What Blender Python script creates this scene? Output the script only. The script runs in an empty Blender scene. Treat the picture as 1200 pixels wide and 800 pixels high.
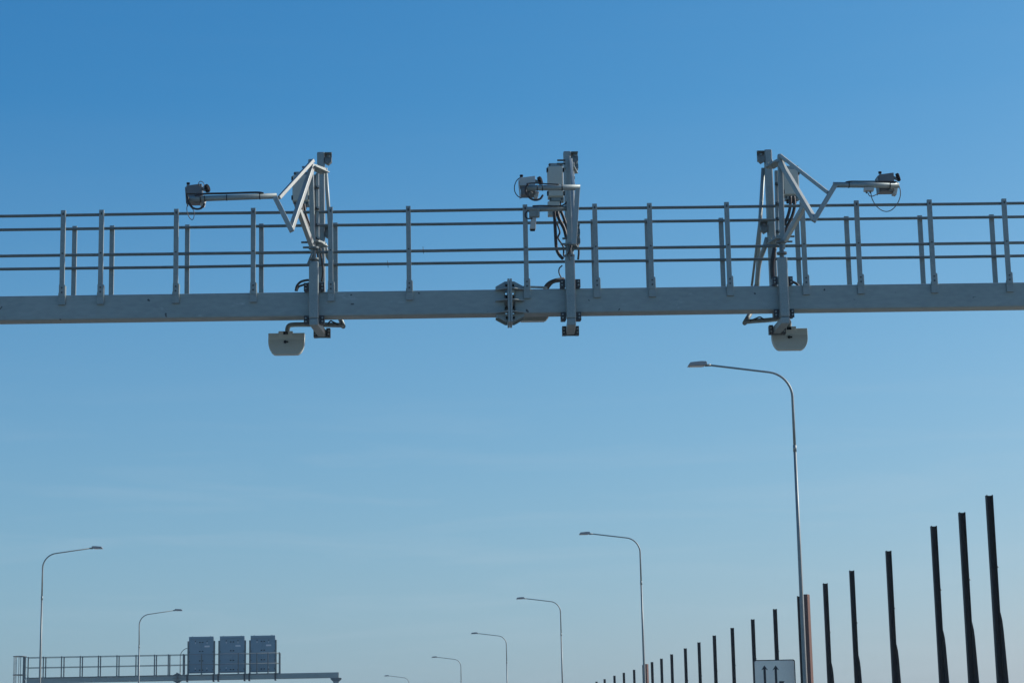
import bpy, bmesh, math, random
from mathutils import Vector, Matrix
random.seed(7)
scene = bpy.context.scene
col = scene.collection
R = math.radians

# ---------------------------------------------------------------- camera
F, PITCH, ROLL, YAW = 2550.0, math.atan(500/2550.0), 0.020, 0.030
CAM = Vector((0, -28, 1.6))
cd = Vector((math.sin(YAW)*math.cos(PITCH), math.cos(YAW)*math.cos(PITCH), math.sin(PITCH)))
cr = Vector((math.cos(YAW), -math.sin(YAW), 0)); cu = cr.cross(cd)
cr2 = cr*math.cos(ROLL) - cu*math.sin(ROLL); cu2 = cr2.cross(cd)

def U(px, py, Y):
    """world point at depth Y that a measurement taken in the photograph corresponds to"""
    v = cd + cr2*((px-600)/F) + cu2*((400-py)/F)
    return CAM + v*((Y-CAM.y)/v.y)

cam = bpy.data.cameras.new('camera'); camo = bpy.data.objects.new('camera', cam); col.objects.link(camo)
cam.sensor_width = 36; cam.lens = F/1200*36; cam.clip_end = 6000; cam.clip_start = 0.1
m = Matrix((cr2, cu2, -cd)).transposed().to_4x4(); m.translation = CAM
camo.matrix_world = m
scene.camera = camo

# ---------------------------------------------------------------- materials
def mat(name, base, rough=0.6, metal=0.0, var=0.12, scale=6.0, bump=0.0, spec=0.5, stain=None, stretch=(1,1,1), fleck=None):
    M = bpy.data.materials.new(name); M.use_nodes = True
    nt = M.node_tree; N = nt.nodes; L = nt.links
    b = N['Principled BSDF']
    b.inputs['Roughness'].default_value = rough; b.inputs['Metallic'].default_value = metal
    b.inputs['Specular IOR Level'].default_value = spec
    tc = N.new('ShaderNodeTexCoord'); mp = N.new('ShaderNodeMapping'); mp.inputs['Scale'].default_value = stretch
    L.new(tc.outputs['Object'], mp.inputs['Vector'])
    n1 = N.new('ShaderNodeTexNoise'); n1.inputs['Scale'].default_value = scale; n1.inputs['Detail'].default_value = 6
    L.new(mp.outputs['Vector'], n1.inputs['Vector'])
    n2 = N.new('ShaderNodeTexNoise'); n2.inputs['Scale'].default_value = scale*9; n2.inputs['Detail'].default_value = 3
    L.new(mp.outputs['Vector'], n2.inputs['Vector'])
    ad = N.new('ShaderNodeMath'); ad.operation = 'ADD'; L.new(n1.outputs['Fac'], ad.inputs[0]); L.new(n2.outputs['Fac'], ad.inputs[1])
    rp = N.new('ShaderNodeMapRange'); rp.inputs['From Min'].default_value = 0.6; rp.inputs['From Max'].default_value = 1.4
    rp.inputs['To Min'].default_value = 1-var; rp.inputs['To Max'].default_value = 1+var
    L.new(ad.outputs[0], rp.inputs['Value'])
    mx = N.new('ShaderNodeMix'); mx.data_type = 'RGBA'; mx.blend_type = 'MULTIPLY'; mx.inputs[0].default_value = 1
    mx.inputs[6].default_value = (*base, 1); L.new(rp.outputs[0], mx.inputs[7])
    out = mx.outputs[2]
    if stain:
        s = N.new('ShaderNodeTexNoise'); s.inputs['Scale'].default_value = stain[1]; s.inputs['Detail'].default_value = 8; s.inputs['Roughness'].default_value = .65
        L.new(mp.outputs['Vector'], s.inputs['Vector'])
        r2 = N.new('ShaderNodeMapRange'); r2.inputs['From Min'].default_value = stain[2]; r2.inputs['From Max'].default_value = stain[3]
        L.new(s.outputs['Fac'], r2.inputs['Value'])
        m2 = N.new('ShaderNodeMix'); m2.data_type = 'RGBA'; L.new(r2.outputs[0], m2.inputs[0]); L.new(out, m2.inputs[6]); m2.inputs[7].default_value = (*stain[0], 1)
        out = m2.outputs[2]
    if fleck:
        s = N.new('ShaderNodeTexNoise'); s.inputs['Scale'].default_value = fleck[1]; s.inputs['Detail'].default_value = 2
        L.new(tc.outputs['Object'], s.inputs['Vector'])
        r2 = N.new('ShaderNodeMapRange'); r2.inputs['From Min'].default_value = fleck[2]; r2.inputs['From Max'].default_value = fleck[3]
        L.new(s.outputs['Fac'], r2.inputs['Value'])
        m2 = N.new('ShaderNodeMix'); m2.data_type = 'RGBA'; L.new(r2.outputs[0], m2.inputs[0]); L.new(out, m2.inputs[6]); m2.inputs[7].default_value = (*fleck[0], 1)
        out = m2.outputs[2]
    L.new(out, b.inputs['Base Color'])
    rr = N.new('ShaderNodeMapRange'); rr.inputs['To Min'].default_value = max(.05, rough-.1); rr.inputs['To Max'].default_value = min(1, rough+.1)
    L.new(n1.outputs['Fac'], rr.inputs['Value']); L.new(rr.outputs[0], b.inputs['Roughness'])
    if bump:
        bp = N.new('ShaderNodeBump'); bp.inputs['Strength'].default_value = bump; bp.inputs['Distance'].default_value = .01
        L.new(n2.outputs['Fac'], bp.inputs['Height']); L.new(bp.outputs['Normal'], b.inputs['Normal'])
    return M

GALV  = mat('galvanised_steel', (.265,.32,.315), .5, .3, .18, 5, .05)
BEAM  = mat('galvanised_beam', (.285,.345,.335), .5, .3, .15, 1.1, .05, stain=((.43,.50,.50), 4.5, .64, .74), stretch=(.8,1,2.2), fleck=((.06,.065,.07), 9, .73, .75))
GALVD = mat('weathered_steel', (.135,.17,.172), .55, .25, .2, 8, .05)
TUBE  = mat('bright_galvanised_tube', (.30,.35,.345), .45, .3, .12, 8)
PLATE = mat('dark_steel_clamp', (.06,.065,.07), .5, .4, .2, 12)
CREAM = mat('pale_enclosure', (.52,.54,.47), .5, 0, .06, 4)
ANT   = mat('antenna_shell', (.53,.60,.56), .55, 0, .06, 4)
ANTB  = mat('antenna_front', (.45,.50,.46), .55, 0, .06, 4)
GREYB = mat('camera_housing', (.14,.15,.155), .45, 0, .1, 8)
WHITE = mat('white_sunshield', (.44,.475,.46), .45, 0, .05, 8)
BLACK = mat('black_plastic', (.005,.006,.007), .8, 0, .2, 8, 0, .1)
RUBBER= mat('black_cable', (.015,.016,.018), .55, 0, .2, 20)
THINC = mat('grey_cable', (.09,.095,.10), .5, 0, .2, 20)
POST  = mat('brown_steel_shade_tone', (.012,.012,.014), .6, 0, .35, 5, .08, .3, stain=((.045,.022,.015), 2.5, .60, .75), stretch=(1,1,.3))  # brown post steel, its shaded tone put into the base colour
POSTR = mat('rust_brown_steel', (.13,.060,.045), .6, 0, .15, 3, .03)
LAMPP = mat('lamp_pole_steel', (.25,.285,.275), .5, .3, .15, 4)
LAMPH = mat('lamp_head_grey', (.30,.31,.32), .45, .2, .08, 6)
LENS  = mat('lamp_lens', (.55,.56,.54), .2, 0, .05, 6)
VMS   = mat('sign_cabinet_grey', (.18,.285,.345), .5, .2, .07, 2)
LABELM= mat('label_plate', (.6,.62,.62), .4, 0, .05, 10)
SIGNF = mat('sign_reflective_face', (.93,.90,.76), .5, 0, .06, 3)
SIGNK = mat('sign_black_film', (.012,.013,.016), .5, 0, .1, 10)
ASPH  = mat('asphalt', (.085,.085,.086), .85, 0, .2, 1.2, .3)
PAINT = mat('road_paint', (.7,.7,.68), .6, 0, .12, 4)
GRASS = mat('sandy_ground', (.25,.245,.205), .95, 0, .3, .25, .4, stain=((.12,.13,.055), .05, .55, .68))
CONC  = mat('kerb_concrete', (.33,.32,.30), .85, 0, .15, 3, .1)

# ---------------------------------------------------------------- mesh helpers
OFF = {}
class MB:
    def __init__(s): s.bm = bmesh.new(); s.extra = None
    def hexa(s, c, ax, ay, az):
        v = [s.bm.verts.new(c + ax*i + ay*j + az*k) for i in (-1,1) for j in (-1,1) for k in (-1,1)]
        for f in ((0,1,3,2),(4,6,7,5),(0,4,5,1),(2,3,7,6),(0,2,6,4),(1,5,7,3)): s.bm.faces.new([v[i] for i in f])
        return s
    def box(s, c, size, rz=0, rx=0, ry=0):
        m = Matrix.Rotation(rz,3,'Z') @ Matrix.Rotation(ry,3,'Y') @ Matrix.Rotation(rx,3,'X')
        return s.hexa(Vector(c), m@Vector((size[0]/2,0,0)), m@Vector((0,size[1]/2,0)), m@Vector((0,0,size[2]/2)))
    def bar(s, p, q, w, h, up=(0,0,1)):
        p, q = Vector(p), Vector(q); d = q-p; L = d.length; d.normalize()
        up = Vector(up)
        if abs(d.dot(up)) > .95: up = Vector((0,1,0))
        a = d.cross(up).normalized(); b = a.cross(d)
        return s.hexa((p+q)/2, d*L/2, a*w/2, b*h/2)
    def tube(s, pts, r, n=12, closed=False, r2=None):
        pts = [Vector(p) for p in pts]; rings = []; N = len(pts); prev = None
        for i, p in enumerate(pts):
            if closed: d = pts[(i+1)%N]-pts[i-1]
            else: d = pts[min(i+1,N-1)]-pts[max(i-1,0)]
            d.normalize()
            if prev is None:
                a = d.cross(Vector((0,0,1)))
                if a.length < .05: a = d.cross(Vector((0,1,0)))
            else: a = prev - d*prev.dot(d)
            a.normalize(); prev = a; b = d.cross(a)
            rad = r if r2 is None else r+(r2-r)*i/(N-1)
            if not closed and 0 < i < N-1:
                c = (pts[i]-pts[i-1]).normalized().dot((pts[i+1]-pts[i]).normalized()); 
                rad_m = 1/max(.5, math.sqrt((1+c)/2)) if c < .9 else 1
            else: rad_m = 1
            rings.append([s.bm.verts.new(p + a*math.cos(2*math.pi*k/n)*rad + b*math.sin(2*math.pi*k/n)*rad*rad_m) for k in range(n)])
        for i in range(N if closed else N-1):
            A, B = rings[i], rings[(i+1)%N]
            for k in range(n):
                f = s.bm.faces.new((A[k], A[(k+1)%n], B[(k+1)%n], B[k])); f.smooth = True
        if not closed:
            s.bm.faces.new(rings[0]); s.bm.faces.new(rings[-1])
        return s
    def prism(s, outline, depth):
        """closed outline (list of points) swept along the vector depth"""
        d = Vector(depth); A = [s.bm.verts.new(Vector(p)) for p in outline]; B = [s.bm.verts.new(Vector(p)+d) for p in outline]
        n = len(A)
        s.bm.faces.new(A); s.bm.faces.new(B[::-1])
        for i in range(n): s.bm.faces.new((A[i], A[(i+1)%n], B[(i+1)%n], B[i]))
        return s
    def bolt(s, p, d, r=.014, h=.014, m2=None):
        p, d = Vector(p), Vector(d); n0 = len(s.bm.faces); s.tube([p-d*.004, p+d*h], r, 6)
        if m2:
            s.extra = m2; s.bm.faces.ensure_lookup_table()
            for i in range(n0, len(s.bm.faces)): s.bm.faces[i].material_index = 1
        return s
    def build(s, name, material, parent=None, bevel=0):
        bmesh.ops.recalc_face_normals(s.bm, faces=s.bm.faces[:])
        off = OFF.get(parent.name, Vector()) if parent else Vector()
        if off.length: bmesh.ops.translate(s.bm, vec=-off, verts=s.bm.verts[:])
        me = bpy.data.meshes.new(name); s.bm.to_mesh(me); s.bm.free()
        me.materials.append(material)
        if s.extra: me.materials.append(s.extra)
        o = bpy.data.objects.new(name, me); col.objects.link(o)
        if parent: o.parent = parent; OFF[o.name] = off
        if bevel:
            b = o.modifiers.new('edge_round', 'BEVEL'); b.width = bevel; b.segments = 2; b.limit_method = 'ANGLE'; b.angle_limit = R(40)
        return o
def tag(o, label=None, cat=None, group=None, kind=None):
    if label: o['label'] = label
    if cat: o['category'] = cat
    if group: o['group'] = group
    if kind: o['kind'] = kind
    return o
def thing(name, label, cat, loc=(0,0,0), group=None):
    o = bpy.data.objects.new(name, None); col.objects.link(o); o.location = loc; o.empty_display_size = .2
    OFF[o.name] = Vector(loc)
    return tag(o, label, cat, group)
def copy_tree(o, loc, rz=0, label=None):
    c = o.copy(); col.objects.link(c); c.location = loc; c.rotation_euler = (0,0,rz)
    if label: c['label'] = label
    for ch in o.children:
        d = ch.copy(); col.objects.link(d); d.parent = c
        for g in ch.children:
            e = g.copy(); col.objects.link(e); e.parent = d
    return c
def arc(c, a, b, t0, t1, n):
    return [Vector(c)+Vector(a)*math.cos(t0+(t1-t0)*i/n)+Vector(b)*math.sin(t0+(t1-t0)*i/n) for i in range(n+1)]
def spline(pts, n=8):
    pts = [Vector(p) for p in pts]; P = [pts[0]*2-pts[1]]+pts+[pts[-1]*2-pts[-2]]; out = []
    for i in range(1, len(P)-2):
        for k in range(n):
            t = k/n; a,b,c,d = P[i-1],P[i],P[i+1],P[i+2]
            out.append(.5*((2*b)+(c-a)*t+(2*a-5*b+4*c-d)*t*t+(3*b-a-3*c+d)*t**3))
    out.append(pts[-1]); return out
X1, Y1, Z1 = Vector((1,0,0)), Vector((0,1,0)), Vector((0,0,1))

# ---------------------------------------------------------------- the setting
def shift(Y): return -(Y-50)**2/1700 if Y > 50 else 0.0
def ribbon(name, x0, x1, z, material, ya=-60, yb=420, step=10, dash=None, th=0):
    bm = bmesh.new(); y = ya
    def quad(a, b):
        v = [bm.verts.new((x+shift(Y), Y, z)) for x, Y in ((x0,a),(x1,a),(x1,b),(x0,b))]; f = bm.faces.new(v)
        if th:
            r = bmesh.ops.extrude_face_region(bm, geom=[f]); vs = [g for g in r['geom'] if isinstance(g, bmesh.types.BMVert)]
            bmesh.ops.translate(bm, vec=(0,0,-th), verts=vs)
    if dash:
        while y < yb: quad(y, y+dash[0]); y += dash[0]+dash[1]
    else:
        rows = []
        while y <= yb:
            rows.append([bm.verts.new((x0+shift(y), y, z)), bm.verts.new((x1+shift(y), y, z))]); y += step
        for a, b in zip(rows, rows[1:]): bm.faces.new((a[0],a[1],b[1],b[0]))
        if th:
            r = bmesh.ops.extrude_face_region(bm, geom=bm.faces[:]); vs = [g for g in r['geom'] if isinstance(g, bmesh.types.BMVert)]
            bmesh.ops.translate(bm, vec=(0,0,-th), verts=vs)
    bmesh.ops.recalc_face_normals(bm, faces=bm.faces[:])
    me = bpy.data.meshes.new(name); bm.to_mesh(me); bm.free(); me.materials.append(material)
    o = bpy.data.objects.new(name, me); col.objects.link(o); o['kind'] = 'structure'
    return o
g = MB(); v = [g.bm.verts.new(p) for p in ((-3000,-3000,0),(3000,-3000,0),(3000,3000,0),(-3000,3000,0))]; g.bm.faces.new(v)
tag(g.build('ground', GRASS), kind='structure')
ribbon('road', -3.2, 7.6, .012, ASPH)
ribbon('road', -13.4, -5.2, .012, ASPH)
ribbon('edge_line', -2.75, -2.55, .016, PAINT); ribbon('edge_line', 5.0, 5.2, .016, PAINT)
ribbon('edge_line', -5.85, -5.65, .016, PAINT); ribbon('edge_line', -12.95, -12.75, .016, PAINT)
ribbon('lane_line', 1.15, 1.3, .016, PAINT, dash=(4,8)); ribbon('lane_line', -9.4, -9.25, .016, PAINT, dash=(4,8))
ribbon('kerb', 7.62, 7.78, .13, CONC, th=.12)
ribbon('kerb', -13.58, -13.42, .13, CONC, th=.12)

# ---------------------------------------------------------------- the near gantry
ZT, ZB, BD = 7.795, 7.465, .25          # beam top, bottom, depth
gb = U(600, 368, 0)
ga = thing('overhead_gantry', 'wide galvanised steel gantry with railed walkway spanning the road overhead', 'gantry', (10.9, .12, 0))
splice = U(597.5, 355, 0).x
b = MB(); b.box(((splice-16.6)/2-.03, BD/2, (ZT+ZB)/2), (splice+16.6-.06, BD, ZT-ZB)); beamL = b.build('beam', BEAM, ga, .016)
b = MB(); b.box(((splice+10.9)/2+.03, BD/2, (ZT+ZB)/2), (10.9-splice-.06, BD, ZT-ZB)); b.build('beam', BEAM, ga, .016)
for x in (-16.8, 11.1):
    b = MB(); b.box((x, BD/2, (ZT+.05)/2), (.34,.34,ZT-.05)); leg = b.build('leg', BEAM, ga, .01)
    b = MB(); b.box((x, BD/2, .1), (.7,.7,.05)); b.build('base_plate', GALV, leg, .005)
# splice flange and ribs
b = MB()
for sx in (-.016, .016): b.box((splice+sx, .075, (ZT+ZB)/2-.01), (.027, .41, .58))
fl = b.build('splice_flange', GALV, ga, .003)
for sgn in (-1, 1):
    for (zt, s2) in ((ZT, 1), (ZB, -1)):           # upper and lower gussets, on the front and rear edge of the beam
        for y in (.0, BD-.014):
            x0 = splice+sgn*.031; b = MB()
            b.prism([(x0, y, zt+s2*.002), (x0+sgn*.155, y, zt+s2*.002), (x0+sgn*.155, y, zt+s2*.035), (x0+sgn*.03, y, zt+s2*.105), (x0, y, zt+s2*.105)], (0,.014,0))
            b.build('gusset', GALV, fl, .002)
    for z in (ZT-.006, (ZT+ZB)/2+.01, ZB+.016):       # ribs lying flat on the front face
        x0 = splice+sgn*.031; b = MB()
        b.prism([(x0, -.003, z), (x0+sgn*.16, -.003, z), (x0+sgn*.16, -.03, z), (x0+sgn*.03, -.125, z), (x0, -.125, z)], (0,0,-.012))
        b.build('rib', GALV, fl, .002)
for dz in (-.235, -.1, .04, .2):
    for sx in (-1, 1): MB().bolt((splice+sx*.03, -.075, (ZT+ZB)/2+dz), X1*sx, .018, .03).build('bolt', BLACK, fl)
# walkway deck cantilevered behind the beam
b = MB()
b.box((-2.9, .56, ZT-.03), (27.0, .58, .03)); b.box((-2.9, .835, ZT-.05), (27.0, .025, .12))
b.build('walkway_deck', GALVD, ga)
for x in range(-16, 11, 2):
    b = MB(); b.prism([(x+.4, BD+.002, ZT-.05), (x+.4, .82, ZT-.05), (x+.4, .82, ZT-.09), (x+.4, BD+.002, ZT-.2)], (.012,0,0)); b.build('deck_bracket', GALV, ga)
# railing
zr = 8.935
def px_x(px, Y=-.03): return U(px, 300, Y).x
fronts = [px_x(p) for p in (73,118,206,296.5,387.3,479,616.5,698.5,763,854,943,1007,1093,1181)]
backs = [px_x(p, .8) for p in (86.5,130.5,219,306,393,759.5,846.8,936,994.5,1081,1165.5)] + [px_x(p,.8) for p in (696,)]
fronts += [fronts[0]-.25-1.0*i for i in range(1,11)] + [fronts[-3]+1.0*3, ]
backs += [fronts[0]-.25-1.0*i for i in range(1,11)] + [fronts[-1]+.03]
def railing_post(x, y, front, zt=zr, zb=ZT):
    b = MB(); w = .062; t = .007; s = -1 if front else 1
    z0 = zb+.03 if front else zb-.06
    b.box((x, y, (z0+zt)/2), (w, t, zt-z0))                                   # face of the channel
    for sx in (-1,1): b.box((x+sx*(w/2-t/2), y+.021, (z0+zt)/2), (t, .034, zt-z0))
    yb = y-.003 if front else y-.045
    for dz in ((-.045, -.06, -.585) if front else (-.05, -.60)): b.bolt((x, yb, zt+dz), -Y1, .011, .008, PLATE if front else TUBE)
    o = b.build('railing_post', GALV, ga, .0015)
    if front:
        b = MB(); b.box((x+.004, -.017, zb-.055), (.092, .030, .155))             # plate welded onto the beam face
        b.box((x+.004, -.036, zb+.052), (.078, .007, .16)); b.box((x+.0455, .005, zb+.052), (.007, .075, .145))
        for dz in (.03, .09): b.bolt((x+.004, -.040, zb+dz), -Y1, .012, .008, PLATE)
        b.build('foot_bracket', GALV, o, .002)
for x in fronts: railing_post(x, -.026, True)
for x in backs: railing_post(x, .82, False)
rr = random.Random(3)
def rail(y, z, name='handrail'):
    b = MB(); pts = []
    x = -16.4
    while x <= 10.7: pts.append((x, y, z+rr.uniform(-.004,.004))); x += 1.8
    pts.append((10.7, y, z)); b.tube(pts, .0205, 12); o = b.build(name, GALVD, ga)
rail(.02, zr-.055); rail(.02, zr-.60); rail(.775, zr-.05); rail(.775, zr-.60)
for px, py in ((496,291.5),(454.5,308)):
    p = U(px, py, .0 if px > 480 else .755); b = MB(); b.tube([p+Vector((-.004,0,.03)), p+Vector((.004,-.01,-.07))], .0035, 6)
    b.build('cable_tie', RUBBER, ga)

# ---------------------------------------------------------------- camera masts on the gantry
def lug(c, sx):
    """small open bracket with three plates, standing out sideways from an upright"""
    b = MB(); c = Vector(c); w = .095
    b.box(c+X1*sx*w*.5+Z1*.05, (w, .09, .012)); b.box(c+X1*sx*w*.5-Z1*.02, (w, .09, .012))
    b.box(c+X1*sx*w*.5+Y1*.05, (w, .012, .16))
    b.prism([c+X1*sx*.004+Vector((0,-.05,-.03)), c+X1*sx*w+Vector((0,-.05,-.03)), c+X1*sx*w+Vector((0,-.05,-.075)), c+X1*sx*w*.55+Vector((0,-.05,-.12)), c+X1*sx*.004+Vector((0,-.05,-.09))], (0,.09,0))
    b.bolt(c+X1*sx*w*.55+Vector((0,-.03,.0)), -Y1, .02, .02)
    return b
def angled_tube(pts, r, n=14):
    return MB().tube(pts, r, n)

def mast(key, label, D):
    sgn = D['side']
    fx = D['front'][0]
    p_ft = U(D['front'][0], D['front'][1], -.07); p_fb = U(D['front'][2], D['front'][3], -.07)
    root = thing('camera_mast', label, 'mast', (p_fb.x, -.07, p_fb.z), 'camera masts clamped to the gantry')
    # front upright: box section standing against the beam's front face
    x0 = (p_ft.x+p_fb.x)/2
    b = MB(); b.box((x0, -.0745, (p_ft.z+p_fb.z)/2), (.125, .12, p_ft.z-p_fb.z)); fu = b.build('front_upright', GALV, root, .018)
    # lower arm under the beam, running back to the rear upright
    FY = D['fy']; far = U(D['far'][0], D['far'][1], FY); zb = p_fb.z+.045
    zl = min(p_fb.z, far.z+.045)-.012
    b = MB(); b.bar((x0, -.134, p_fb.z-.048), (far.x, FY+.05, p_fb.z-.048), .115, .09); la = b.build('lower_arm', GALV, root, .012)
    b = MB(); b.box((far.x, FY+.056, p_fb.z-.048), (.125, .01, .11)); b.build('end_plate', GALVD, la)
    # rear upright
    rt = U(D['rear'][0], D['rear'][1], .95)
    rm = U(D['rear'][2], D['rear'][3], .95)
    xr = (rt.x+rm.x)/2
    b = MB(); b.bar((xr, .95, ZT-.09), (xr, .95, rt.z), .105, .10, Y1); ru = b.build('rear_upright', GALV, root, .016)
    for (lx, ly) in D['lugs']:
        p = U(lx, ly, .93); c = Vector((xr+sgn*.053, .93, p.z)); lug(c, sgn).build('bracket', GALVD, root, .002)
    # clamps above and below the beam on both sides
    for z, yb in ((ZT+.055, .0), (ZB-.055, .0), ):
        for sx in (-1, 1):
            b = MB(); b.box((x0+sx*.1, .03, z), (.065, .16, .09)); b.box((x0+sx*.1, -.045, z+(.0)), (.07, .01, .115))
            for dz in (-.022,.022): b.bolt((x0+sx*.108, -.050, z+dz), -Y1, .013, .02, TUBE)
            b.build('clamp', PLATE, root, .004)
    for sx in (-1, 1):
        b = MB(); b.box((far.x+sx*.085, FY-.01, p_fb.z-.05), (.055, .10, .12)); b.bolt((far.x+sx*.09, FY-.06, p_fb.z-.03), -Y1, .015, .02, TUBE); b.bolt((far.x+sx*.09, FY-.06, p_fb.z-.075), -Y1, .012, .016, TUBE); b.build('clamp', PLATE, root, .004)
    # swivel post above the front upright
    st = U(D['swing'][0], D['swing'][1], -.06); sb = U(D['swing'][2], D['swing'][3], -.06)
    b = MB(); b.bar((sb.x, -.06, p_ft.z+.12), (st.x, -.06, st.z), .068, .07, Y1); sp = b.build('swing_post', GALV, root, .014)
    ch = U(D['channel'][0], D['channel'][1], .02); cb = U(D['channel'][2], D['channel'][3], .02)
    b = MB(); b.bar((cb.x, .02, cb.z), (ch.x, .02, ch.z), .045, .04, Y1)
    b.build('channel', TUBE, root, .010)
    for k in (.12, .3, .52, .8):
        b = MB()
        p = Vector((cb.x, 0, cb.z)).lerp(Vector((ch.x, 0, ch.z)), k); q = Vector((sb.x,0,p.z)).lerp(Vector((st.x,0,p.z)), k)
        b.box(((p.x+q.x)/2, -.02, p.z), (abs(p.x-q.x)+.05, .05, .03)).bolt((p.x+.012, -.045, p.z), -Y1, .012, .02, TUBE); b.build('spacer', PLATE, root)
    # hinge rings and pin
    h = MB(); zc = [U(D['swing'][2], yy, -.07).z for yy in D['rings']]
    for z in zc: h.tube([(x0, -.07, z-.012), (x0, -.07, z+.016)], .068, 16)
    h.tube([(x0, -.07, p_ft.z-.02), (x0, -.07, p_ft.z+.18)], .03, 12)
    h.build('hinge', GALVD, root, .003)
    # tie plates from the swivel post to the rear upright
    for (ax, ay, bx, by) in D['ties']:
        p = U(ax, ay, -.10); q = U(bx, by, .17); q.z = p.z-.012
        b = MB(); b.bar(p, q, .15, .014); b.bar(p+Vector((0,.04,.03)), q+Vector((0,-.03,.03)), .04, .05)
        for c, dx in ((p.lerp(q,.55), -.03), (q, -.02)): b.tube([c+Vector((dx,-.04,-.03)), c+Vector((dx,-.04,.065))], .013, 8)
        b.build('tie_plate', GALV, root, .002)
    for (ax, ay) in D['pins']:
        p = U(ax, ay, -.02); b = MB(); b.tube([p, p+X1*D['pinlen']], .014, 8); b.build('pin', GALVD, root)
    # swing arm
    P = [U(*q) for q in D['arm']]
    aw = D.get('aw', .063); b = MB(); b.bar(P[0], P[1], D.get('a0', aw), D.get('a0', aw)); b.build('arm_bar', TUBE, root, .006)
    b = MB(); b.bar(P[1]+(P[1]-P[2]).normalized()*.03, P[2], aw, aw); b.build('arm_bar', TUBE, root, .006)
    a = (P[3]-P[2]).normalized()
    b = MB(); b.tube([P[2]-a*.03, P[3]], .037, 16); ar = b.build('arm_pipe', GALV, root)
    for k in D['ties_on_pipe']:
        c = P[2].lerp(P[3], k); MB().tube([c-a*.006, c+a*.006], .041, 14).build('cable_tie', RUBBER, ar)
    if 'strut' in D:
        q = [U(*s) for s in D['strut']]; b = MB(); b.bar(q[0], q[1], .046, .046); b.build('strut', TUBE, root, .004)
    if 'brace' in D:
        q = [U(*s) for s in D['brace']]; b = MB(); b.bar(q[0], q[1], D.get('bw',.062), D.get('bw',.062)); b.build('brace', TUBE, root, .004)
    # rear bracing pipes and the pipe that carries the antenna
    for pts, r in D['pipes']:
        b = MB(); b.tube(spline([U(*q) for q in pts], 5) if len(pts) > 3 else [U(*q) for q in pts], r, 12); b.build('bracing_pipe', GALV, root)
    return root, xr, x0, P

def cable(pts, r, label, material=RUBBER, n=8):
    o = MB().tube(spline(pts, n), r, 8).build('cable', material)
    return tag(o, label, 'cable', 'cables on the gantry')

LEFT = dict(side=1, fy=.62, front=(367.5,307,368.3,374), far=(377.5,388), rear=(375.3,179,377.3,300), lugs=((382,184),(382,270)),
    swing=(364.2,187,367,296), channel=(371.8,203,372.2,291), rings=(291,304), ties=((365,195.5,381,200),(367,283,380,287)),
    pins=((353,284),(355,290),(354,196)), pinlen=.13,
    arm=((366,195,-.09),(341,269,-.62),(321.5,229.7,-.62),(222,233.4,-.62)), ties_on_pipe=(.17,.56,.82,.87),
    strut=((367,188,-.09),(327,232,-.6)), brace=((350.5,247,-.4),(366.5,290,-.09)),
    pipes=[(((381.5,197,1.0),(385,245,1.1),(391,335,1.4)), .026), (((380,285,1.0),(384,300,1.1),(391,312,1.2),(392.5,338,1.3)), .03), (((337,391,.74),(337,385,.74),(339.5,381.2,.74),(347,380.3,.74),(362,380.2,.74),(385,380.6,.74),(402.5,381,.74)), .032), (((402.3,382.5,.74),(396.5,368,1.2),(392,335,1.4)), .032)])
MID = dict(side=1, fy=.48, aw=.06, a0=.036, bw=.034, front=(669,301,668,374), far=(668.5,388), rear=(665,178,667,300), lugs=((672,183),(674,192),(676,268),(678,279)),
    swing=(665.5,183,668,296), channel=(671,190,672,288), rings=(287,300), ties=((667,196,671,200),(668,286,673,289)),
    pins=((653,188),(652.5,192),(659,279.5),(657,286)), pinlen=.12,
    arm=((669,186,-.10),(673,284,-.80),(677,219.6,-.80),(616,220.4,-.80)), ties_on_pipe=(.3,.68,.78),
    brace=((672.5,218,-.80),(668.5,187,-.12)),
    pipes=[(((671,244,-.02),(617,245.5,-.02)), .036), (((622,362,.74),(622,352,.74),(626,349,.74),(640,348,.74),(668,348,.74)), .04)])
RIGHT = dict(side=-1, fy=.52, front=(917.3,302,918.5,372), far=(910.5,386), rear=(900,176,904.5,300), lugs=((896,182),(898,264)),
    swing=(914,181,917,290), channel=(909.5,200,911,282), rings=(284,297), ties=((914,189.5,901,194),(915,279,904.5,282.5)),
    pins=((931,277),(928.5,283),(926,189)), pinlen=-.13,
    arm=((914.5,190,-.09),(954.5,257.5,-.62),(979,216.7,-.62),(1053,217.2,-.62)), ties_on_pipe=(.21,.86),
    strut=((914,182,-.09),(970.5,226,-.6)), brace=((943,240,-.4),(919,283,-.09)),
    pipes=[(((894.5,197,1.0),(891,255,1.1),(887,335,1.4)), .028), (((893,235,1.0),(881,335,1.45)), .017), (((899,279,1.0),(896,290,1.0),(889.5,309,1.2),(887,335,1.35)), .034),
           (((925,384,.74),(924.5,377,.74),(921,373.5,.74),(914,373.5,.74),(900,375,.74),(885,376,.74),(873.5,377,.74)), .031), (((872.6,378.5,.74),(880.5,365,1.2),(886,335,1.35)), .032)])
mL, xrL, xL, PL = mast('L', 'galvanised camera mast whose cranked arm swings out to the left', LEFT)
mM, xrM, xM, PM = mast('M', 'middle galvanised camera mast with two short pipe arms beside the bolted beam joint', MID)
mR, xrR, xR, PR = mast('R', 'galvanised camera mast whose cranked arm swings out to the right above the tall street lamp', RIGHT)

# levers and hinge details at the swing posts stay part of the masts
for mroot, a, c in ((mL, (365.5,297), (360,311)), (mM, (664,288), (668,305))):
    b = MB(); b.bar(U(*a, -.14), U(*c, -.14), .02, .03, Y1); b.build('lever', GALVD, mroot, .002)

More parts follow.
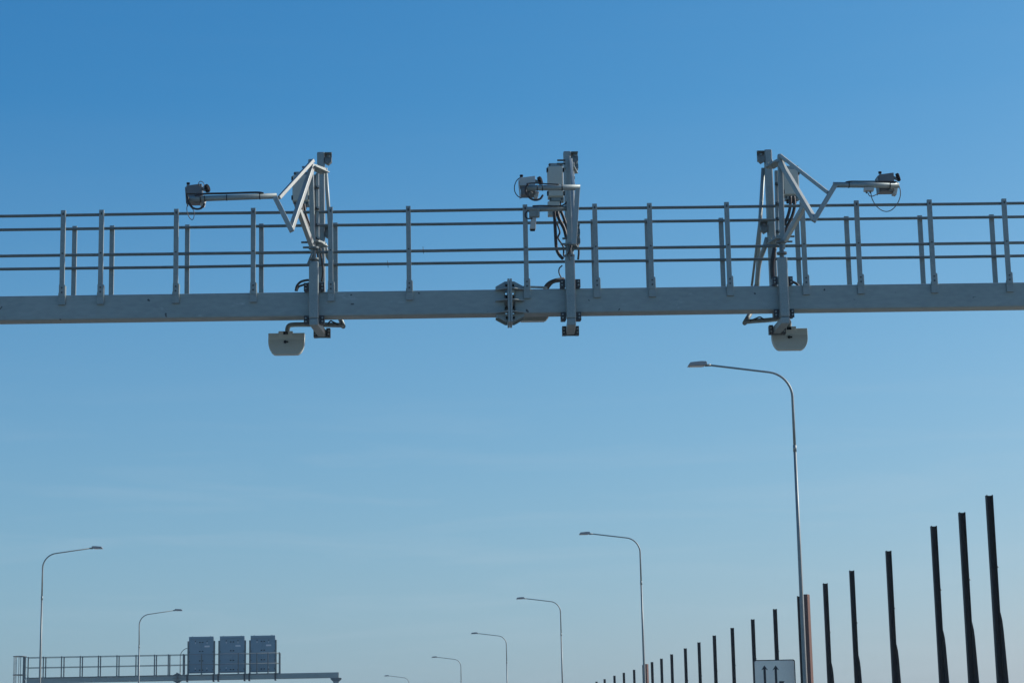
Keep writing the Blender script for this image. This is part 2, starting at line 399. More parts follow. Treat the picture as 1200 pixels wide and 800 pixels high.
# ---------------------------------------------------------------- equipment boxes
def equipment_box(px0, py0, px1, py1, Y, label, low=False):
    a = U(px0, py0, Y); c = U(px1, py1, Y); w = abs(c.x-a.x); h = a.z-c.z; x = (a.x+c.x)/2; z = (a.z+c.z)/2
    root = thing('equipment_box', label, 'equipment box', (x, Y+.1, c.z), 'equipment boxes on the camera masts')
    hh = h*(.60 if low else .80); zc = z + (h*.18 if low else 0)
    b = MB(); b.box((x, Y+.1, zc), (w, .16, hh)); bd = b.build('body', CREAM, root, .006)
    b = MB(); b.box((x, Y+.013, zc), (w-.02, .02, hh-.02)); b.build('door', CREAM, root, .004)
    for sz in (-1, 1):
        b = MB(); b.box((x+.012, Y+.1, zc+sz*(hh/2+.026)), (w-.02, .13, .05)); b.build('mounting_plate', GALV, root, .003)
    for sx in (-1, 1):
        for sz in (-1, 1):
            b = MB(); b.box((x+sx*(w/2+.004), Y+.03, zc+sz*(hh/2-.05)), (.018, .05, .055)); b.build('latch', BLACK, root, .003)
            b = MB(); b.bolt((x+sx*(w/2-.03), Y+.036, zc+sz*(hh/2+.025)), -Y1, .016, .012); b.build('bolt', PLATE, root)
    if low:
        b = MB(); b.box((x-.03, Y+.1, zc-hh/2-.15), (w-.05, .12, .19)); tr = b.build('cable_tray', CREAM, root, .004)
    for i in range(3):
        b = MB(); b.tube([(x-w*.25+w*.25*i, Y+.08, zc-hh/2-.05), (x-w*.25+w*.25*i, Y+.08, zc-hh/2-.10)], .017, 10); b.build('cable_gland', BLACK, root)
    return x, z, c.z
equipment_box(342.5, 201, 362, 239, .35, 'pale equipment box behind the left-swinging cranked arm, half hidden by the arm bar')
equipment_box(641.5, 193.5, 661.5, 253, .30, 'tall pale equipment box behind the two short pipes of the middle mast', True)
equipment_box(917.5, 194, 937.5, 232, .35, 'pale equipment box behind the right-swinging cranked arm, thick cables leaving its bottom')

# ---------------------------------------------------------------- antennas hanging under the beam
def antenna(px, ptop, pbot, label, Y=.74):
    t = U(px, ptop, Y); bt = U(px, pbot, Y); h = t.z-bt.z; w = .485; x = t.x
    root = thing('antenna', label, 'antenna', (x, Y, t.z+.03), 'flat antennas under the gantry')
    def outline(y, z1, z0):
        k = h*.36; pts = [(x-w/2, y, z1), (x+w/2, y, z1), (x+w/2, y, bt.z+h*.62)]
        n = 7
        for i in range(n+1):
            a = i/n*math.pi/2*.92; pts.append((x+w/2-.105*(1-math.cos(a)), y, bt.z+h*.62-h*.62*math.sin(a)/math.sin(math.pi/2*.92)))
        for i in range(n, -1, -1):
            a = i/n*math.pi/2*.92; pts.append((x-w/2+.105*(1-math.cos(a)), y, bt.z+h*.62-h*.62*math.sin(a)/math.sin(math.pi/2*.92)))
        pts.append((x-w/2, y, bt.z+h*.62)); out = []
        for p in pts:
            if not out or (Vector(p)-Vector(out[-1])).length > 1e-4: out.append(p)
        return out
    # body tilted slightly: shear so that the face looks a little downward
    def lean(o): 
        for vv in o.bm.verts: vv.co.y += (vv.co.z-t.z)*.12 if vv.co.z < t.z-h*.30 else (vv.co.z-t.z)*-.05
        return o
    lean(MB().prism(outline(Y-.05, t.z, bt.z), (0,.10,0))).build('shell', ANT, root, .006)
    f = MB()
    zz = t.z-h*.31
    pts = [p for p in outline(Y-.0535, t.z, bt.z) if p[2] < zz]
    pts = [(x+w/2-.004, Y-.0535, zz)] + [(x+(p[0]-x)*.985, p[1], p[2]+.006) for p in pts] + [(x-w/2+.004, Y-.0535, zz)]
    lean(f.prism(pts, (0,.004,0))).build('face', ANTB, root)
    b = MB(); b.box((x-.01, Y-.045, t.z+.006), (.19, .07, .03)); b.box((x-.01, Y-.058, t.z-.03), (.19, .012, .06)); b.build('mounting_plate', ANT, root, .003)
    b = MB(); b.box((x-.01, Y-.055, t.z-.004), (.06, .07, .035)); b.build('socket', BLACK, root, .003)
    b = MB(); b.tube([(x-.015, Y-.062+.02*0, t.z-h*.42), (x-.015, Y-.09, t.z-h*.42)], .02, 10); b.box((x+.012, Y-.085, t.z-h*.42), (.03,.02,.018)); b.build('connector', BLACK, root, .002)
antenna(336, 391, 416.5, 'grey rounded antenna panel hanging from a pipe end, clear of the beam above')
antenna(623.5, 352, 377.5, 'grey rounded antenna panel mostly hidden by the beam beside the bolted joint')
antenna(924.5, 385.5, 411, 'grey rounded antenna panel under the right mast, one corner behind its lower arm')

# ---------------------------------------------------------------- traffic cameras
def traffic_camera(c, P4, sx, label, pale=False, yaw=0, clear=True):
    """c: centre of the housing (behind the pipe); sx: which side the black lens hood sits"""
    c = Vector(c)
    root = thing('traffic_camera', label, 'traffic camera', (c.x, c.y, c.z-.14), 'traffic cameras at the arm ends')
    m = Matrix.Translation(c) @ Matrix.Rotation(yaw, 4, 'Z')
    def T(o):
        for vv in o.bm.verts: vv.co = m @ vv.co
        return o
    if pale: up, lo = WHITE, GREYB
    else: up, lo = GREYB, GREYB
    T(MB().prism([(-.135,-.085,.0),(.062,-.085,.0),(.062,-.085,.128),(.045,-.085,.128),(-.10,-.085,.110),(-.12,-.085,.118),(-.138,-.085,.10),(-.14,-.085,.06)], (0,.2,0))).build('housing', up, root, .004)
    T(MB().box((-.03,.01,-.064), (.185,.17,.11))).build('lower_housing', lo, root, .005)
    T(MB().box((-.142,.01,-.02), (.010,.19,.22), ry=R(-4))).build('end_cap', WHITE if pale else GREYB, root, .004)
    h = MB(); h.tube([(.105,-.02,.075), (.14,-.03,.083)], .052, 18, r2=.058); h.tube([(.138,-.03,.083),(.150,-.034,.086)], .055, 18, r2=.045)
    hd = T(h).build('lens_hood', BLACK, root, .003)
    T(MB().box((.085,-.05,.06), (.06,.03,.035), ry=R(25))).build('bracket', GALVD, root, .003)
    T(MB().tube([(-.115,-.06,.125), (-.115,-.06,.15)], .022, 12)).build('knob', BLACK, root)
    T(MB().box((.075,-.01,-.115), (.05,.11,.09), ry=R(14))).build('shield', WHITE, root, .004)
    T(MB().tube([(.0,-.09,-.10), (.0,-.12,-.12)], .024, 12)).build('connector', GALVD, root, .002)
    return root
cL = U(231.5, 228.5, -.48); traffic_camera(cL, PL[3], 1, 'dark grey traffic camera at the far left end of the long pipe arm')
cM = U(621.5, 219.5, -.66); traffic_camera(cM, PM[3], 1, 'pale topped traffic camera on the middle mast beside the tall pale box', True)
cR = U(1041, 215.5, -.48); traffic_camera(cR, PR[3], 1, 'grey traffic camera at the right end of the arm with a hanging cable loop')
# saddle clamp tying each camera to its pipe is a part of the camera
# small downward sensor on the lower arm of the middle mast
p = U(623.5, 253, -.02)
sn = thing('sensor', 'small white box sensor hanging under the lower short arm of the middle mast', 'sensor', (p.x, -.02, p.z-.12))
q = U(627, 250.5, -.02); b = MB(); b.box((q.x-.015, -.0, q.z), (.125, .09, .085)); b.box((q.x+.045,-.02,q.z+.005), (.03,.1,.1)); b.build('mount', GALV, sn, .004)
q = U(624.5, 262.5, -.02); b = MB()
b.prism([(q.x-.045,-.06,q.z-.075),(q.x+.035,-.06,q.z-.075),(q.x+.045,-.06,q.z+.075),(q.x-.025,-.06,q.z+.075)], (0,.1,0)); b.build('body', WHITE, sn, .008)
b = MB(); b.box((q.x-.005,-.01,q.z-.082), (.06,.07,.012)); b.build('lens', BLACK, sn)
# small junction box under the right arm
q = U(1018, 222.3, -.60); jb = MB(); jb.box((q.x, -.60, q.z), (.125, .09, .045)); o = jb.build('junction_box', WHITE, None, .006)
tag(o, 'small pale junction box under the pipe arm beside the right camera', 'junction box')
b = MB()
for dx in (-.03, .02): b.tube([(q.x+dx, -.60, q.z-.02), (q.x+dx, -.60, q.z-.05)], .012, 8)
b.build('cable_gland', GALVD, o)

# ---------------------------------------------------------------- cables
def pc(pts, r, label, mt=RUBBER): return cable([U(*q) for q in pts], r, label, mt)
pc([(220,231,-.66),(221.5,238,-.66),(226,243.5,-.68),(232,245,-.68),(237,243,-.68),(239.5,239,-.64)], .014, 'thick black cable looping under the dark camera at the far left')
pc([(221,238,-.66),(219,243,-.66),(219.5,249,-.66),(222,255,-.66),(225.5,257.5,-.66),(227.5,253,-.66),(227,247,-.66),(223,242,-.66)], .005, 'thin grey cable loop dangling lowest under the far left camera', THINC)
pc([(234,219,-.58),(232.6,215,-.6),(235,212.6,-.6),(238,214,-.6),(239.3,217.5,-.6),(236,222,-.6),(230,227,-.62)], .005, 'thin grey cable curling above the far left camera', THINC)
pc([(228,229.3,-.67),(236,227.6,-.66),(245,227.0,-.65),(265,226.6,-.645),(300,225.6,-.645),(309,226.6,-.64)], .014, 'black cable lying along the long pipe arm that points left')
pc([(991,213.6,-.64),(997,212.6,-.64),(1010,212.6,-.64),(1035,212.7,-.64),(1051,213.2,-.64)], .010, 'black cable lying along the pipe arm that points right')
pc([(1020.5,226,-.60),(1022,233,-.60),(1027,241.5,-.60),(1035,247.2,-.60),(1043,247,-.60),(1050,241,-.60),(1054.5,232,-.60),(1055,223,-.62),(1052,214,-.66)], .006, 'thin grey cable hanging in a wide loop below the right camera', THINC)
pc([(1017,226,-.60),(1019,229.5,-.60),(1023,229.8,-.58),(1028,227.5,-.5)], .006, 'short thin cable between the pale junction box and right camera', THINC)
pc([(619,216,-.86),(616,220,-.87),(616.5,226,-.87),(621,232,-.87),(627,234.5,-.87),(633,233,-.85),(636,229,-.8)], .014, 'thick black cable looping around the pipe end under the middle camera')
pc([(612,207,-.7),(606,211,-.74),(603,218,-.75),(603.5,225,-.75),(607,230,-.75),(611,232,-.72)], .006, 'thin black cable bowing out left of the middle camera')
pc([(617,215.5,-.85),(625,214.6,-.84),(640,215.5,-.84),(655,216.2,-.84)], .009, 'black cable lying on the upper short pipe of the middle mast')
pc([(624,241.5,-.06),(635,241,-.06),(655,241.5,-.06),(662,239,-.08),(664.5,236.5,-.08),(668.5,237.5,-.08)], .010, 'black cable lying on the lower short pipe of the middle mast')
pc([(619,247,-.06),(616,250,-.07),(616,254,-.07),(619,256.2,-.07),(624,256,-.06)], .009, 'black cable curling at the end of the lower short pipe above the small sensor')
# bundles dropping from the boxes
pc([(353,239,.33),(354.5,250,.32),(359,262,.3),(364,275,.3),(368,292,.3)], .024, 'black cable bundle dropping from the box on the mast that swings left')
pc([(356,239,.36),(358,250,.35),(362,262,.33),(366,272,.33)], .02, 'second black cable beside the bundle on the mast that swings left')
pc([(649,244,.24),(650,256,.24),(651,275,.24),(652,290,.24),(655,298,.24),(660,303.5,.24)], .022, 'black cable hanging straight below the tall box and curving into the middle mast')
pc([(652,244,.27),(655,256,.26),(661,268,.25),(664,280,.25)], .024, 'thick black cable slanting from the tall box into the middle mast')
pc([(656,244,.3),(660,254,.3),(663.5,264,.3),(665,272,.3)], .02, 'black cable nearest the upright slanting from the tall box')
pc([(653,262,.2),(656,272,.2),(654,279,.2),(660,289,.2),(661,300,.2),(666,297,-.16),(669.5,288,-.17)], .012, 'tangled black cable at the hinge of the middle mast')
pc([(676.5,286,.3),(678.3,294,.3),(677.5,304,.3)], .014, 'black cable bowing out right of the middle mast hinge')
pc([(659,311,.5),(655.5,314.5,.5),(655.2,320,.5),(658.5,327,.5)], .009, 'thin black cable loop left of the middle mast above the beam')
for k in range(3):
    pc([(637+k*2,338.5+k*.3,.12+.05*k),(642+k*1.6,332+k*.6,.12+.05*k),(650,328+k*1.1,.12+.05*k),(661,326.3+k*1.2,.2+.05*k)], .017, ('topmost of the black cables arching onto the beam at the middle mast','black cable between two others arching onto the beam at the middle mast','lowest of the black cables arching onto the beam at the middle mast')[k])
pc([(613,336.3,.1),(622,336.3,.1),(632,336.5,.1),(641,337,.1)], .016, 'grey conduit lying on the beam beside the bolted joint', GALV)
pc([(346.5,341,.12),(348,335,.12),(352,330.5,.12),(358,328.5,.12),(363,328.2,.12)], .016, 'upper black cable arching down onto the beam left of the left mast')
pc([(347.5,341,.18),(350,336,.18),(355,334,.18),(363,331.5,.18)], .014, 'lower black cable arching down onto the beam left of the left mast')
pc([(924,329.5,.12),(929,330.3,.12),(934,333,.12),(937,338,.12)], .018, 'black cable arching down onto the beam right of the right mast')
pc([(930,230,.34),(931,242,.33),(928,254,.32),(922,266,.3),(918,275,.3)], .022, 'black cable curving down from the box on the right-swinging mast, outermost')
pc([(926,230,.32),(926,242,.31),(923,254,.3),(919,264,.3)], .022, 'black cable curving down from the box on the right-swinging mast, nearest the upright')
pc([(908,290,.5),(905.5,305,.5),(905,318,.5),(906.5,330,.5)], .03, 'dark cable bundle running down between the uprights of the right mast')
pc([(375,290,.5),(377,305,.5),(378.5,318,.5),(377,330,.5)], .014, 'thin dark cable running down between the uprights of the left mast')
pc([(369,205,.1),(369.4,225,.1),(369.2,250,.1),(370,270,.1),(371,290,.1),(373,303,.2)], .012, 'black cable running down between the two posts of the left-swinging mast')
pc([(909,206,.6),(909.5,225,.6),(910,250,.6),(910.5,275,.6),(909,290,.6)], .014, 'black cable running down beside the rear upright of the right-swinging mast')
for (a, c, lb) in ((( 384,379.5,.70),(391,377.5,.69),'thin black cable on the antenna pipe right of the left mast'), ((895,374,.70),(886,373,.69),'thin black cable on the antenna pipe left of the right mast')):
    mid = ((a[0]+c[0])/2, min(a[1],c[1])-1.5, a[2]); pc([a, mid, c, (c[0]+(c[0]-a[0])*.8, 380 if a[0] < 600 else 376, .70)], .010, lb)

# ---------------------------------------------------------------- street lamps
ARM, HZ = 2.22, 10.0
def street_lamp(loc, label):
    root = thing('street_lamp', label, 'street lamp', (0,0,0), 'street lamps along the motorway')
    zb = HZ-.36                                     # where the bend ends
    b = MB(); b.tube([(0,0,0.02),(0,0,3.0),(0,0,6.0),(0,0,8.15)], .056, 14, r2=.032); pl = b.build('pole', LAMPP, root)
    b = MB(); b.tube([(0,0,8.10),(0,0,8.24)], .038, 14); b.build('collar', LAMPP, pl)
    b = MB(); b.box((0,0,.02), (.36,.36,.03)); b.build('base_plate', LAMPP, pl, .004)
    al = R(8.2); r = .55
    # upright, bend, arm rising to the luminaire
    ztop = HZ+.02; tip = Vector((-ARM+.45, 0, HZ))
    be = Vector((-r*(1-math.sin(al))-.0, 0, 0))
    zc = HZ - (ARM-.45-r)*math.tan(al) - r*math.cos(al) + .0
    pts = [(0,0,8.2), (0,0,zc-.3)]
    for i in range(11):
        t = (math.pi/2-al)*i/10; t = (math.pi/2 - al)*(i/10); pts.append((-r+r*math.cos(t), 0, zc+r*math.sin(t)))
    pts.append(tip)
    b = MB(); b.tube(pts, .030, 12, r2=.021); b.build('arm', LAMPP, root)
    b = MB(); hx = -ARM
    # thin wedge-shaped luminaire
    prof = [(hx, -.012), (hx+.02, .02), (hx+.05, .05), (hx+.28, .072), (hx+.38, .068), (hx+.40, .05), (hx+.40, .01), (hx+.34, -.02), (hx, -.022)]
    b.prism([(px_, -.12, HZ+pz) for px_, pz in prof], (0,.24,0)); hd = b.build('lamp_head', LAMPH, root, .012)
    b = MB(); b.box((hx+.17, 0, HZ-.026), (.28, .17, .010)); b.build('lens', LENS, hd, .002)
    b = MB(); b.tube([(hx+.37,0,HZ-.005),(hx+.49,0,HZ-.002)], .028, 12); b.build('spigot', LAMPP, root)
    return root
lamps = [((937,650), 17.76, 0, 'tall street lamp nearest the right, its pole rising behind the lane sign'),
         ((752.6,690), 51.6, 0, 'second largest right-hand street lamp, its pole meeting a rust brown barrier post'),
         ((658.8,760), 82.1, 0, 'third street lamp of the right-hand row, just left of the smallest barrier posts'),
         ((594.2,785), 110.2, 0, 'fourth street lamp of the right-hand row, short pole showing at the bottom edge'),
         ((540.3,790), 138.7, 0, 'fifth street lamp of the right-hand row, only arm and pole top showing'),
         ((479.5,799), 170.1, 0, 'smallest farthest street lamp of the right-hand row, only its arm above the frame edge'),
         ((47.8,720), 53.8, 1, 'largest left-hand street lamp, standing before the distant gantry near its ladder'),
         ((163.6,760), 86.0, 1, 'second left-hand street lamp rising beside the distant gantry railing'),
         ((210.8,780), 117.4, 1, 'street lamp whose head hides behind the left grey message sign'),
         ((225.4,798), 192.0, 1, 'faint farthest left street lamp showing only under the distant gantry beam')]
base = None
for (pp, Y, flip, lab) in lamps:
    loc = U(pp[0], pp[1], Y); loc = Vector((loc.x, Y, 0))
    if base is None:
        base = street_lamp(loc, lab); base.location = loc
    else:
        rz = (math.pi if flip else 0) + (R(-1.5*(Y/50)) if Y > 60 else 0)*(-1)
        c = copy_tree(base, loc, rz, lab); c.rotation_euler.x = R(random.uniform(-.35,.35)); c.rotation_euler.y = R(random.uniform(-.3,.3))

# ---------------------------------------------------------------- noise barrier posts without panels
PH = 5.5
def barrier_post(label, material=POST):
    root = thing('barrier_post', label, 'barrier post', (0,0,0), 'bare posts of the noise barrier')
    b = MB(); w, d, t = .096, .11, .012
    for sx in (-1, 1): b.box((sx*(w/2-t/2), 0, PH/2), (t, d, PH))
    b.box((0, 0, PH/2), (w-2*t, .012, PH-.012)); b.build('post', material, root, .002)
    b = MB(); b.prism([(w/2+.006,-.045,0),(.21,-.045,0),(w/2+.036,-.045,3.48),(w/2+.026,-.045,3.62),(w/2+.006,-.045,3.74)], (0,.09,0))
    b.build('buttress', material, root, .002)
    b = MB()
    for z in (4.42, 3.56): b.bolt((w/2, -.02, z), X1, .016, .02)
    b.build('bolt', GALV, root)
    b = MB(); b.box((.09,0,.015), (.5,.34,.03)); b.build('base_plate', material, root, .003)
    return root
ORD = ['first','second','third','fourth','fifth','sixth','seventh','eighth','ninth','tenth']
pp = [((1159,580),'tallest barrier post, outermost at the right edge of the picture'),
      ((1127,600),'second tallest barrier post, between the outermost and the third'),
      ((1094,616),'third tallest barrier post, left of the close pair at the right edge'),
      ((1041,645),'fourth barrier post from the right edge, standing alone in a wide gap'),
      ((998,668),'fifth barrier post from the right, second to the right of the tall lamp pole'),
      ((967,683),'sixth barrier post from the right, first one right of the tall lamp pole'),
      ((936.5,698),'dark barrier post half hidden by the tall lamp pole'),
      ((908,713),'barrier post whose foot is hidden behind the lane arrow sign'),
      ((882,725),'barrier post at the left edge of the lane arrow sign'),
      ((858,735),'first barrier post left of the lane arrow sign, clear of it'),
      ((837,744),'second barrier post left of the lane arrow sign, clear of it'),
      ((819,752),'third barrier post left of the lane arrow sign, clear of it'),
      ((803,759),'fourth barrier post left of the lane arrow sign, clear of it'),
      ((787,766),'third barrier post right of the second lamp pole'),
      ((775,771),'second barrier post right of the second lamp pole'),
      ((764,775),'first barrier post right of the second lamp pole and its brown post'),
      ((754,778.5),'dark barrier post half hidden by the second lamp pole'),
      ((743,784),'first barrier post left of the second lamp pole'),
      ((731,787.5),'second barrier post left of the second lamp pole'),
      ((720,791),'third barrier post left of the second lamp pole'),
      ((708.5,795),'fourth barrier post left of the second lamp pole, barely above the frame edge'),
      ((699,798),'leftmost and smallest barrier post tip at the bottom edge')]
pbase = None
def ground_from_top(px, py):
    v = cd + cr2*((px-600)/F) + cu2*((400-py)/F); return CAM + v*((PH-CAM.z)/v.z)
for (q, lab) in pp:
    g0 = ground_from_top(*q); g0.z = 0
    if pbase is None: pbase = barrier_post(lab); pbase.location = g0
    else: copy_tree(pbase, g0, R(random.uniform(-2,2)), lab)
def corner_post(px, py, label):
    g = ground_from_top(px, py); g.z = 0
    root = thing('barrier_post', label, 'barrier post', (0,0,0), 'rust brown corner posts of the noise barrier')
    MB().box((0,0,PH/2), (.10,.125,PH)).build('post', POSTR, root, .006)
    b = MB(); b.box((0,0,.015), (.34,.34,.03)); b.build('base_plate', POSTR, root, .003)
    root.location = g; root.rotation_euler = (0,0,R(-38))
corner_post(945.2, 696, 'rust brown barrier post beside the tall lamp pole, turned toward the sun')
corner_post(757.6, 777.5, 'rust brown barrier post beside the second lamp pole, small and turned toward the sun')

# ---------------------------------------------------------------- lane sign
SY = 24.0
a = U(883, 773, SY); c = U(931.5, 771.8, SY); W = c.x-a.x; zt = (a.z+c.z)/2; Hs = 1.45; xc = (a.x+c.x)/2
sg = thing('road_sign', 'grey rectangular lane sign with black upright arrows before the barrier posts', 'road sign', (xc, SY, 0))
def rrect(x0, x1, z0, z1, r, y, n=5):
    pts = []
    for cx, cz, t in ((x1-r,z1-r,0),(x0+r,z1-r,1),(x0+r,z0+r,2),(x1-r,z0+r,3)):
        for i in range(n+1):
            ang = (t+i/n)*math.pi/2; pts.append((cx+r*math.cos(ang), y, cz+r*math.sin(ang)))
    return pts
MB().prism(rrect(a.x, c.x, zt-Hs, zt, .05, SY), (0,.03,0)).build('panel', SIGNK, sg, .003)
MB().prism(rrect(a.x+.022, c.x-.022, zt-Hs+.022, zt-.022, .04, SY-.004), (0,.006,0)).build('face', SIGNF, sg)
def up_arrow(px, tip_py, y):
    t = U(px, tip_py, SY); w = .125; s = .028; L = Hs-.35
    return [(t.x, y, t.z), (t.x+w/1.6, y, t.z-.115), (t.x+s, y, t.z-.09), (t.x+s, y, t.z-L), (t.x-s, y, t.z-L), (t.x-s, y, t.z-.09), (t.x-w/1.6, y, t.z-.115)]
for px in (895.7, 908.8): MB().prism(up_arrow(px, 779, SY-.006), (0,.006,0)).build('arrow', SIGNK, sg)
t = U(913, 797.5, SY)
MB().prism([(t.x,SY-.006,t.z),(t.x+.13,SY-.006,t.z-.005),(t.x+.095,SY-.006,t.z-.055),(t.x+.30,SY-.006,t.z-.36),(t.x+.30,SY-.006,t.z-.80),(t.x+.24,SY-.006,t.z-.80),(t.x+.24,SY-.006,t.z-.36),(t.x+.05,SY-.006,t.z-.095),(t.x+.01,SY-.006,t.z-.13)], (0,.006,0)).build('arrow', SIGNK, sg)
for dx in (-.28, .28):
    MB().tube([(xc+dx, SY+.075, 0), (xc+dx, SY+.075, zt-.1)], .038, 12).build('post', GALV, sg)

# ---------------------------------------------------------------- far gantry with message signs
GY = 90.0
f0 = U(31, 797, GY); f1 = U(397, 788, GY)
fzT = U(200, 790.8, GY).z; fzB = fzT-.29
fg = thing('overhead_gantry', 'distant steel gantry with caged ladder and three message signs on it', 'gantry', (f0.x, GY, 0))
fs = U(207.5, 793, GY).x
for x0, x1 in ((f0.x, fs-.03), (fs+.03, f1.x)):
    b = MB(); b.box(((x0+x1)/2, GY+.14, (fzT+fzB)/2), (x1-x0, .28, .29)); b.build('beam', BEAM, fg, .006)
b = MB()
b.box((fs, GY+.14, (fzT+fzB)/2-.01), (.055, .6, .58))
for sg_ in (-1, 1):
    for y in (0, .266):
        b.prism([(fs+sg_*.03, GY+y, fzT+.002),(fs+sg_*.24, GY+y, fzT+.002),(fs+sg_*.03, GY+y, fzT+.11)], (0,.014,0))
        b.prism([(fs+sg_*.03, GY+y, fzB-.002),(fs+sg_*.24, GY+y, fzB-.002),(fs+sg_*.03, GY+y, fzB-.11)], (0,.014,0))
    b.prism([(fs+sg_*.03, GY-.002, fzB+.15),(fs+sg_*.25, GY-.002, fzB+.15),(fs+sg_*.03, GY-.14, fzB+.15)], (0,0,-.014))
b.build('splice_flange', GALVD, fg)
b = MB(); xe = U(327, 780, GY).x; b.box(((f0.x+xe)/2, GY+.58, fzT-.02), (xe-f0.x, .6, .035)); b.box(((f0.x+xe)/2, GY+.9, fzT-.02), (xe-f0.x, .02, .12)); b.box(((f0.x+xe)/2, GY-.012, fzT-.01), (xe-f0.x, .02, .06)); b.build('walkway_deck', GALVD, fg)
fzr = fzT+1.13
def fpost(px, y):
    x = U(px, 780, GY+y).x
    b = MB(); b.box((x, GY+y, fzT+.54), (.062, .04, 1.16)); o = b.build('railing_post', GALVD, fg, .003)
    if y < 0:
        b = MB(); b.box((x+.01, GY+y-.012, fzT-.03), (.10, .012, .15)); b.build('foot_bracket', TUBE, o)
for px in (29.5,33,50.8,72,94,115.3,137,159.3,181,197.2,214.8,236.2,279.2,301,314,327.3): fpost(px, -.03)
for px in (53.6,75,96.6,117.8,139.5,162,183.3,199,216.2,328.2): fpost(px, .86)
for y in (-.0, .83):
    for z in (fzr-.04, fzr-.58):
        b = MB(); b.tube([(f0.x-.1, GY+y, z), (xe+.05, GY+y, z)], .015, 10); b.build('handrail', GALVD, fg)
# legs
for x, fl_ in ((U(43,800,GY).x, .34), (U(393.7,800,GY).x, .3)):
    b = MB(); b.box((x, GY+.14, (fzB-.12)/2), (fl_, .3, fzB-.12)); lg = b.build('leg', BEAM, fg, .008)
    b = MB(); b.prism([(x-fl_/2-.14,GY-.02,fzB-.003),(x+fl_/2+.14,GY-.02,fzB-.003),(x+fl_/2+.14,GY-.02,fzB-.07),(x+fl_/2,GY-.02,fzB-.2),(x-fl_/2,GY-.02,fzB-.2),(x-fl_/2-.14,GY-.02,fzB-.07)], (0,.33,0)); b.build('head_plate', GALVD, lg, .004)
# caged ladder at the left end
lx0, lx1 = U(14,780,GY).x, U(27.5,780,GY).x; lxc = (lx0+lx1)/2
b = MB()
r = (lx1-lx0)/2
for z in [fzr+.04-.98*i for i in range(7)]:
    b.tube(arc((lxc+.02, GY+.45, z), (r+.03,0,0), (0,.42,0), 0, 2*math.pi, 24)[:-1], .022, 8, closed=True)
for k in range(8):
    t = 2*math.pi*(k+.5)/8; b.tube([(lxc+.02+r*math.cos(t), GY+.45+.4*math.sin(t), fzr-5.9), (lxc+.02+r*math.cos(t), GY+.45+.4*math.sin(t), fzr+.03)], .018, 8)
b.build('ladder_cage', GALVD, fg)
b = MB()
for yy in (.2, .6): b.tube([(lx1-.02, GY+yy, 0), (lx1-.02, GY+yy, fzr+.03)], .022, 8)
z = .3
while z < fzT: b.tube([(lx1-.02, GY+.2, z), (lx1-.02, GY+.6, z)], .014, 8); z += .3
b.build('ladder', GALVD, fg)
b = MB(); gx = U(27.8,780,GY).x; b.box((gx, GY+.1, fzT+.28), (.12, .10, 1.75)); b.build('gate_post', GALVD, fg, .004)

# message signs seen from behind
def message_sign(px0, px1, label):
    Y = GY+.33
    a = U(px0, 745.2, Y); c = U(px1, 787.3, Y); w = c.x-a.x; x = (a.x+c.x)/2
    za = U(272, 745.2, Y).z; zc = U(272, 787.3, Y).z; h = za-zc; z = (za+zc)/2
    root = thing('message_sign', label, 'message sign', (x, Y, zc), 'message signs on the distant gantry')
    b = MB(); b.box((x, Y+.2, z), (w, .4, h)); b.build('cabinet', VMS, root, .01)
    b = MB(); b.box((x, Y-.012, za-.045), (w-.01, .05, .13)); b.build('top_flashing', VMS, root, .006)
    for sx in (-1, 1):
        b = MB(); b.box((x+sx*w*.245, Y-.011, z-.06), (w*.475, .02, h-.24)); d = b.build('door', VMS, root, .006)
        for k in (-.41, -.14, .14, .40): MB().box((x+sx*.075, Y-.03, z-.06+k*(h-.1)), (.075, .025, .05)).build('handle', BLACK, d)
        for k in (-.4, -.15, .12): MB().box((x+sx*(w*.475), Y-.03, z-.06+k*(h-.1)), (.03, .02, .07)).build('hinge', PLATE, d)
        for k in (-.36, .38): MB().box((x+sx*w*.235, Y-.03, z-.06+k*(h-.1)), (.03, .02, .07)).build('lock', LABELM, d)
        for k in (-.42, .435): MB().box((x+sx*w*.235, Y-.03, z-.06+k*(h-.1)), (.055, .02, .04)).build('vent', BLACK, d)
        # carrying posts with hooks around the beam
        b = MB(); xp = x+sx*(w/2+.035); zt_ = U(272, 750, Y).z; zl = U(272, 797.5, Y).z
        b.box((xp, Y+.02, (zt_+fzT+.002)/2), (.085, .1, zt_-fzT)); ps = b.build('carrying_post', GALVD, root, .004)
        b = MB(); b.box((xp, GY-.06, (fzT+zl)/2+.01), (.085, .035, fzT-zl+.04)); b.box((xp, GY+.12, zl+.0), (.085, .33, .04)); b.box((xp, GY+.13, fzT+.022), (.085, .35, .035)); b.build('beam_hook', PLATE, ps, .003)
        b = MB(); b.bolt((x+sx*w*.36, Y+.1, za+.0), Z1, .03, .05); b.build('lifting_eye', GALVD, root)
    b = MB(); b.box((x+w*.235, Y-.026, z+h*.235), (.27, .012, .085)); b.build('label_plate', LABELM, root, .002)
message_sign(221.5, 250.2, 'grey message sign cabinet hiding a street lamp head on the distant gantry')
message_sign(257.6, 286.5, 'grey message sign cabinet between the two others on the distant gantry')
message_sign(293.7, 322.5, 'grey message sign cabinet beside the railing end on the distant gantry')

